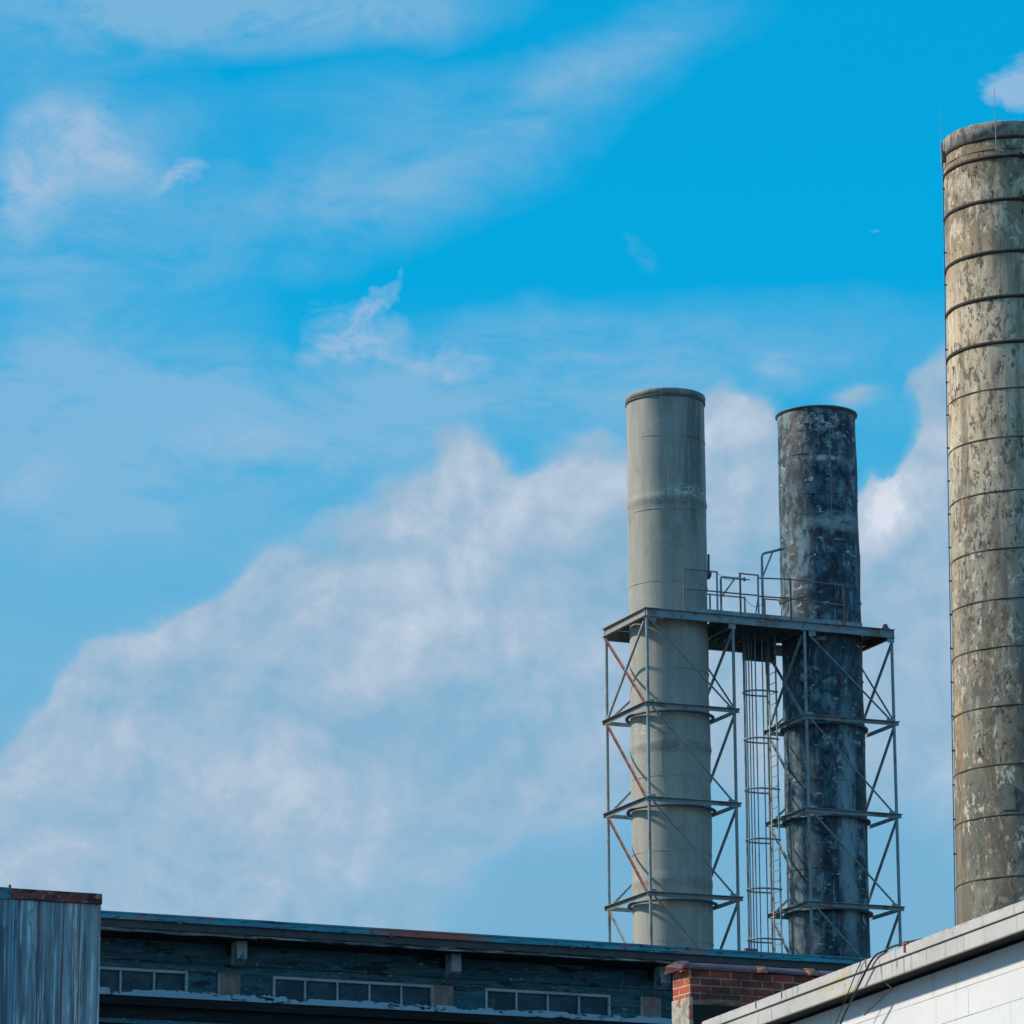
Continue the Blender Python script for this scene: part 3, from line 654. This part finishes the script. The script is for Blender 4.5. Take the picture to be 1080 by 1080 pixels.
# ------------------------------------------------------------------ brick parapet
BO = Vector((1.6764, 38.0, 0)); BZ = 6.946
bw = thing('brick_wall', 'red brick parapet wall with dark glazed half round coping, end whitewashed below', 'wall', BO, YS)
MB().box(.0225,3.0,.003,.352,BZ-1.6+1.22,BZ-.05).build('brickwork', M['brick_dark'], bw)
MB().box(-.0,.022,.0,.36,BZ-.31,BZ-.03).build('end_pier', M['brick'], bw, .004)
MB().box(-.012,.03,-.01,.37,0,BZ-.312).build('rendered_pier', M['plaster'], bw, .008)
MB().box(.032,3.0,-.004,.40,0,BZ-.385).build('lower_wall', M['wall_low'], bw)
tl = [(-.05,.76),(.76,1.32),(1.32,1.9),(1.9,2.5),(2.5,3.0)]
for (x0, x1) in tl:
    n = 12; vs = []
    for x in (x0+.06, x1-.0):
        for k in range(n+1):
            t = math.pi*k/n; vs.append((x, .18-.205*math.cos(t), BZ-.045+.082*math.sin(t)))
    o = MB(); o.add(vs, [(k,k+1,n+2+k,n+1+k) for k in range(n)], True)
    o.add([vs[0],vs[n],vs[n+1],vs[2*n+1]], [(0,2,3,1)])
    o.add(vs[:n+1], [tuple(range(n, -1, -1))])
    o.v = [(vx, vy+.006*math.sin(vx*9+vz*40), vz+.006*math.sin(vx*17)+.005*math.sin(vx*41+vy*30)) for (vx, vy, vz) in o.v]
    ob = o.build('coping_tile', M['coping'], bw)
    vs = []; r = 1.0
    for x, q in ((x0-.03,1.06),(x0+.0,1.16),(x0+.06,1.16),(x0+.085,1.02)):
        for k in range(n+1):
            t = math.pi*k/n; vs.append((x, .18-.205*q*math.cos(t), BZ-.05+.082*q*math.sin(t)))
    j = MB(); j.add(vs, [(r_*(n+1)+k,r_*(n+1)+k+1,(r_+1)*(n+1)+k+1,(r_+1)*(n+1)+k) for r_ in range(3) for k in range(n)], True)
    j.add(vs[:n+1], [tuple(range(n, -1, -1))])
    j.v = [(vx+.012*math.sin(vy*50), vy, vz+rnd.uniform(-.007,.010)) for (vx, vy, vz) in j.v]
    j.build('socket_joint', M['coping_joint'] if x0 > 0 else M['coping'], ob)

# ------------------------------------------------------------------ white building (local x runs away along the wall, local y faces out to the left)
YW = D(106.3); WO = Vector((3.8709, 30.0, 0)); WZ = 6.292
wb = thing('white_building', 'white painted block building with pale weathered metal roof edge at lower right', 'building', WO, YW)
MB().box(-9,7.35,-6.5,-.20,0,WZ-.23).build('wall', M['white_wall'], wb)
rnd = random.Random(2); x = -9
while x < 7.5:
    x1 = min(7.5, x+1.83); d = rnd.uniform(-.002,.002)
    f = MB(); f.box(x+.002,x1-.002,-.03,0+d,WZ-.214,WZ-.088)
    f.build('fascia_panel', M['white_metal'], wb, .003); x = x1
x = -9.6
while x < 7.5:
    x1 = min(7.51, x+2.44); d = rnd.uniform(-.002,.002)
    f = MB(); f.box(max(-9,x)+.002,x1-.002,-.25,.016+d,WZ-.083,WZ+d)
    f.build('roof_flashing', M['white_metal'], wb, .005); x = x1
MB().box(-9,7.48,-.20,-.031,WZ-.205,WZ-.19).build('soffit', M['soffit'], wb)
MB().box(-9,7.48,-6.6,-.252,WZ-.20,WZ-.012).build('roof', M['roofing'], wb)
MB().box(7.47,7.50,-6.5,-.04,WZ-.214,WZ-.088).build('end_fascia', M['white_metal'], wb)
bk = MB(); bk.box(2.38,2.40,-.02,.03,WZ-.06,WZ+.03).box(2.34,2.44,-.01,.026,WZ+.002,WZ+.022).build('roof_clip', M['rusty'], wb)
for a in (3.27,5.32,6.0):
    MB().box(a-.012,a+.012,.017,.022,WZ-.06,WZ+.012).build('roof_clip', M['frame_dark'], wb)
def wloc(a, b, z): 
    return Vector((a, b, z))
def cable(label, pts, r, m_='cable'):
    o = MB(); 
    # smooth the polyline
    P_ = [Vector(p) for p in pts]; out = []
    for i in range(len(P_)-1):
        p0 = P_[max(i-1,0)]; p1 = P_[i]; p2 = P_[i+1]; p3 = P_[min(i+2,len(P_)-1)]
        for k in range(6):
            t = k/6
            out.append(.5*((2*p1)+(p2-p0)*t+(2*p0-5*p1+4*p2-p3)*t*t+(3*p1-p0-3*p2+p3)*t**3))
    out.append(P_[-1])
    Rz = Matrix.Rotation(YW, 3, 'Z'); base = WO
    out = [Rz@q + base for q in out]; c0 = out[len(out)//2]
    o.tube([q-c0 for q in out], r, 8); ob = o.build('cable', M[m_]); ob.location = c0
    ob['label'] = label; ob['category'] = 'cable'; ob['group'] = 'cables over the white roof edge'
cable('thick dark cable arching over the white roof edge and down the wall', [(1.5,-.6,WZ+.05),(2.2,-.12,WZ+.035),(2.62,.0,WZ+.03),(2.80,.028,WZ+.012),(3.05,.04,WZ-.02),(3.40,.04,WZ-.205),(3.87,.03,WZ-.465),(4.25,-.02,WZ-.70),(4.6,-.15,WZ-.95)], .009)
cable('thin dark wire hanging from the white roof edge, left of the thick cable', [(3.2,-.25,WZ+.012),(3.30,.02,WZ+.008),(3.36,.035,WZ-.02),(3.62,.03,WZ-.19),(4.05,.0,WZ-.44),(4.4,-.05,WZ-.65)], .0045)
cb = MB(); cb.tube([(3.16,-.12,WZ-.212),(3.22,-.185,WZ-.235),(3.71,-.19,WZ-.335),(3.9,-.192,WZ-.37)], .007, 8); cb.build('conduit', M['white_metal'], wb)

# ------------------------------------------------------------------ sky
w = bpy.data.worlds.new('World'); scene.world = w; w.use_nodes = True
nt = w.node_tree; N = nt.nodes; K = nt.links
bg = N['Background']
SUN_AZ, SUN_EL = 171.0, 37.0
sky = N.new('ShaderNodeTexSky'); sky.sky_type = 'NISHITA'; sky.sun_disc = False
sky.sun_elevation = D(SUN_EL); sky.sun_rotation = D(90-SUN_AZ) % (2*math.pi)
tc = N.new('ShaderNodeTexCoord')
nrm = N.new('ShaderNodeVectorMath'); nrm.operation = 'NORMALIZE'; K.new(tc.outputs['Generated'], nrm.inputs[0])
sp = N.new('ShaderNodeSeparateXYZ'); K.new(nrm.outputs[0], sp.inputs[0])
def mth(op, a, b=None, c=None, clamp=False):
    n = N.new('ShaderNodeMath'); n.operation = op; n.use_clamp = clamp
    for i, v in enumerate((a, b, c)):
        if v is None: continue
        if isinstance(v, (int, float)): n.inputs[i].default_value = v
        else: K.new(v, n.inputs[i])
    return n.outputs[0]
def rg_(v, lo, hi, a=0, b=1, smooth=False):
    r = N.new('ShaderNodeMapRange'); r.interpolation_type = 'SMOOTHSTEP' if smooth else 'LINEAR'
    K.new(v, r.inputs[0])
    for i, x in enumerate((lo, hi, a, b)): r.inputs[i+1].default_value = x
    return r.outputs[0]
az = mth('ARCTAN2', sp.outputs[0], sp.outputs[1]); el = mth('ARCSINE', sp.outputs[2])
# bearing and elevation in thousandths of a fixed small angle, so cloud sizes are easy to write
U = mth('MULTIPLY_ADD', az, 4.066, .540); V = mth('MULTIPLY_ADD', el, -4.2, .540+4.2*D(14.5))
cv = N.new('ShaderNodeCombineXYZ'); K.new(U, cv.inputs[0]); K.new(V, cv.inputs[1]); UV = cv.outputs[0]
def noise(vec, sc, det=8, rough=.55, stretch=None, rot=0, off=(0,0,0), dist=0, color=False):
    if stretch or rot or any(off):
        mp = N.new('ShaderNodeMapping'); K.new(vec, mp.inputs[0])
        mp.inputs['Location'].default_value = off; mp.inputs['Rotation'].default_value = (0,0,D(rot))
        mp.inputs['Scale'].default_value = stretch or (1,1,1); vec = mp.outputs[0]
    n = N.new('ShaderNodeTexNoise'); n.inputs['Scale'].default_value = sc; n.inputs['Detail'].default_value = det
    n.inputs['Roughness'].default_value = rough; n.inputs['Distortion'].default_value = dist; K.new(vec, n.inputs['Vector'])
    return n.outputs['Color' if color else 'Fac']
def warp(vec, sc, amt, det=4, off=(0,0,0)):
    c = noise(vec, sc, det, color=True, off=off)
    s_ = N.new('ShaderNodeVectorMath'); s_.operation = 'SUBTRACT'; K.new(c, s_.inputs[0]); s_.inputs[1].default_value = (.5,.5,.5)
    m_ = N.new('ShaderNodeVectorMath'); m_.operation = 'MULTIPLY_ADD'; K.new(s_.outputs[0], m_.inputs[0])
    m_.inputs[1].default_value = (amt,amt,0); K.new(vec, m_.inputs[2]); return m_.outputs[0]
def blobs(vec, lst, kind='SPHERICAL'):
    acc = None
    for (x, y, rx, ry, rot, wt) in lst:
        mp = N.new('ShaderNodeMapping'); mp.vector_type = 'TEXTURE'; K.new(vec, mp.inputs[0])
        mp.inputs['Location'].default_value = (x/1000, y/1000, 0); mp.inputs['Rotation'].default_value = (0,0,D(rot))
        mp.inputs['Scale'].default_value = (rx/1000, ry/1000, 1)
        g_ = N.new('ShaderNodeTexGradient'); g_.gradient_type = kind; K.new(mp.outputs[0], g_.inputs[0])
        acc = mth('MULTIPLY', g_.outputs['Fac'], wt) if acc is None else mth('MULTIPLY_ADD', g_.outputs['Fac'], wt, acc)
    return acc
def mix(f, a, b):
    m_ = N.new('ShaderNodeMix'); m_.data_type = 'RGBA'
    if isinstance(f, (int, float)): m_.inputs['Factor'].default_value = f
    else: K.new(f, m_.inputs['Factor'])
    for k, v in (('A', a), ('B', b)):
        if isinstance(v, tuple): m_.inputs[k].default_value = v
        else: K.new(v, m_.inputs[k])
    return m_.outputs['Result']
# clear-air colour
rp = N.new('ShaderNodeValToRGB'); K.new(rg_(V, -.6, 1.7), rp.inputs[0])
cr = rp.color_ramp
stops = [(-.6,(4,140,205)),(0,(0,164,222)),(.30,(0,169,225)),(.48,(48,174,223)),(.70,(112,180,217)),(.95,(122,178,212)),(1.7,(120,175,205))]
for i, (v, c_) in enumerate(stops):
    p_ = (v+.6)/2.3
    e_ = cr.elements[0] if i == 0 else cr.elements[-1] if i == len(stops)-1 else cr.elements.new(p_)
    e_.position = min(1, p_); e_.color = srgb(*c_)
tint = N.new('ShaderNodeVectorMath'); tint.operation = 'MULTIPLY'; K.new(sky.outputs[0], tint.inputs[0]); tint.inputs[1].default_value = (.02,.085,.12)
base = mix(.95, tint.outputs[0], rp.outputs[0])
# thin high haze
wv = warp(UV, 3.5, .16)
haze = blobs(wv, [
    (120,-40,430,130,0,1.9),(330,10,260,60,-4,.9),(480,150,400,80,-22,.62),(330,215,300,70,-8,.42),(640,75,180,50,-20,.45),(30,180,170,140,0,.7),(380,110,260,50,-10,.35),
    (60,330,230,330,0,.75),(120,455,380,110,0,1.0),(330,440,300,80,-4,.95),(620,385,330,70,0,.8),(830,350,260,60,0,.5),(500,430,260,110,0,.7),
    (250,560,500,120,0,.6),(30,520,200,80,0,.6),(820,395,60,40,0,.5),(930,420,120,80,0,.4)])
hn = noise(UV, 6, 11, .66, (1,2.1,1), -16, (3,1,0), .4)
hz = mth('MULTIPLY', haze, rg_(hn, .34, .64, .25, 1.35), clamp=True)
c0 = mix(mth('MULTIPLY', hz, .80), base, srgb(132,184,220))
# feathery bright wisps
wv2 = warp(UV, 10, .11, 9)
wisp = blobs(wv2, [(58,150,70,55,20,1.1),(110,180,75,40,20,.9),(35,215,45,60,0,.8),(190,198,42,13,-28,1.1),(372,352,70,38,5,1.2),(400,318,36,11,-48,.9),(325,372,34,20,-40,.6),
    (492,378,40,24,-55,.9),(445,385,60,14,10,.6),(275,468,130,26,2,.55),(825,385,50,26,10,.55),(1092,108,36,36,0,2.0),(917,261,9,4,0,.5),(10,205,40,60,0,.5),
    (25,520,90,26,-20,.5)])
wn = noise(UV, 18, 11, .68, (1,1.6,1), -20, (1,5,0), .8)
wm = mth('MULTIPLY', wisp, rg_(wn, .32, .62, .2, 1.3), clamp=True)
c1 = mix(mth('MULTIPLY', rg_(wm, .06, .95), .68), c0, srgb(168,194,222))
# cumulus bank
cw = warp(warp(UV, 4.5, .085, 3, (7,2,0)), 14, .05, 8)
cum = blobs(cw, [
    (230,900,330,250,0,1.9),(110,800,130,130,0,1.0),(170,720,120,90,-20,.9),(260,690,130,110,-25,.9),(330,640,130,110,-30,.9),(420,590,130,110,-35,1.0),
    (470,540,90,90,0,.9),(500,495,52,66,0,1.1),(560,640,200,170,0,1.5),(600,545,100,60,0,.9),(650,530,85,42,0,1.0),(610,468,55,30,0,.42),(700,600,200,170,0,1.6),
    (760,450,50,48,0,1.1),(805,462,52,52,0,1.1),(780,560,120,100,0,1.1),(500,800,260,150,0,1.2),(760,720,240,180,0,1.1),(900,700,200,200,0,1.1),(980,520,100,110,0,1.5),(1010,440,70,80,0,1.2),(1100,480,160,200,0,1.3),
    (905,440,42,34,0,.65),(940,560,90,60,0,.9),(960,640,150,130,0,.9),(1060,760,200,220,0,1.0),(60,960,200,90,0,1.0),(-120,860,250,120,0,.8)])
cn = noise(UV, 8, 12, .62, None, 0, (2,8,0), .25)
cn2 = noise(UV, 8, 12, .62, None, 0, (2.018,8.022,0), .25)
relief = mth('SUBTRACT', cn2, cn)
dn = mth('ADD', cum, mth('MULTIPLY', mth('SUBTRACT', cn, .5), 1.35))
notch = blobs(cw, [(786,536,24,30,0,.9),(935,468,75,48,-25,1.5),(905,500,36,50,0,.8),(-20,670,110,190,0,1.7),(60,640,90,70,-30,.6),(215,618,60,34,-25,.55),(340,575,50,36,-35,.45),(20,900,40,60,0,.3)])
dn = mth('SUBTRACT', dn, notch)
cmask = rg_(dn, .22, .66, 0, .94, True)
# fade of the bank into low haze
fade = blobs(UV, [(640,970,420,170,0,1.05),(960,950,260,210,0,1.1),(520,760,150,80,0,.35),(0,690,90,120,0,.6)])
cmask = mth('MULTIPLY', cmask, mth('SUBTRACT', 1.0, mth('MULTIPLY', rg_(fade, .0, 1.1, 0, 1, True), .78), clamp=True))
bw_ = warp(UV, 6, .12, 5, (4,4,0))
br1 = blobs(bw_, [(430,610,170,80,-35,1.0),(500,480,70,60,0,.9),(290,835,190,70,12,.85),(140,690,110,45,-25,.7),(650,510,90,36,0,1.1),(270,680,50,50,0,.5),(390,700,130,45,-30,.6),
    (938,545,80,44,-35,3.0),(905,585,50,30,-20,1.2),(770,450,70,42,0,1.1),(1000,440,60,50,0,.6),(560,540,90,60,0,.6),(530,640,110,60,0,.5)])
sh1 = blobs(bw_, [(240,640,60,45,0,.6),(430,790,150,80,0,.8),(220,780,90,60,0,.35),(640,600,120,90,0,.45),(780,620,120,120,0,.35),(500,760,200,80,-10,.6),(950,640,110,80,0,.6),(300,700,60,40,0,.3),(210,700,50,30,0,.5)])
bn = noise(UV, 8, 10, .62, None, 0, (9,3,0), .5)
bri = mth('ADD', mth('SUBTRACT', br1, sh1), mth('ADD', mth('MULTIPLY', mth('SUBTRACT', bn, .5), 1.7), mth('MULTIPLY_ADD', relief, 5.5, -.30)))
ccol = mix(rg_(bri, -1.3, .25, 0, 1), srgb(134,178,208), srgb(170,192,214))
ccol = mix(rg_(bri, .15, 1.05, 0, 1), ccol, srgb(190,205,223))
ccol = mix(rg_(bri, 1.15, 1.8, 0, .9), ccol, srgb(222,228,238))
halo = mth('MULTIPLY', rg_(dn, -.25, .45, 0, .55, True), mth('SUBTRACT', 1.0, mth('MULTIPLY', rg_(fade, .0, 1.1, 0, 1, True), .4)))
c1 = mix(mth('MULTIPLY', halo, rg_(cum, .02, .35)), c1, srgb(126,184,219))
fin = mix(cmask, c1, ccol)
# general cloud away from this quarter of the sky so light and reflections stay natural
far = mth('ABSOLUTE', az)
gn = noise(nrm.outputs[0], 2.6, 5, .55, (1,1,2.2))
gm = mth('MULTIPLY', rg_(gn, .44, .64, 0, .85, True), rg_(far, .3, .7))
fin = mix(gm, fin, srgb(168,192,216))
K.new(fin, bg.inputs['Color']); bg.inputs['Strength'].default_value = 1.0

# ------------------------------------------------------------------ sun
sd = bpy.data.lights.new('Sun', 'SUN'); sd.energy = 4.1; sd.angle = D(3.5); sd.color = (1, .89, .76)
so = bpy.data.objects.new('Sun', sd); col.objects.link(so)
dirv = Vector((math.cos(D(SUN_EL))*math.cos(D(SUN_AZ)), math.cos(D(SUN_EL))*math.sin(D(SUN_AZ)), math.sin(D(SUN_EL))))
so.rotation_euler = dirv.to_track_quat('Z', 'Y').to_euler(); so.location = (-40, 20, 60)

# ------------------------------------------------------------------ camera
PIT, ROLL = D(14.5), D(.28)
fw = Vector((0, math.cos(PIT), math.sin(PIT))); r0 = Vector((1,0,0)); u0 = r0.cross(fw)
Rt = r0*math.cos(ROLL) - u0*math.sin(ROLL); Up = r0*math.sin(ROLL) + u0*math.cos(ROLL)
cd_ = bpy.data.cameras.new('Camera'); cd_.sensor_width = 36; cd_.lens = 4200/1080*36
cd_.clip_start = .1; cd_.clip_end = 20000
co = bpy.data.objects.new('Camera', cd_); col.objects.link(co)
Mx = Matrix((Rt, Up, -fw)).transposed().to_4x4(); Mx.translation = Vector((0,0,1.6)); co.matrix_world = Mx
scene.camera = co
scene.view_settings.view_transform = 'Standard'; scene.view_settings.look = 'None'
scene.view_settings.exposure = 0; scene.view_settings.gamma = 1

w.cycles.sampling_method = 'MANUAL'; w.cycles.sample_map_resolution = 256
scene.cycles.use_adaptive_sampling = True; scene.cycles.adaptive_threshold = .02
scene.cycles.max_bounces = 5; scene.cycles.diffuse_bounces = 3; scene.cycles.glossy_bounces = 2
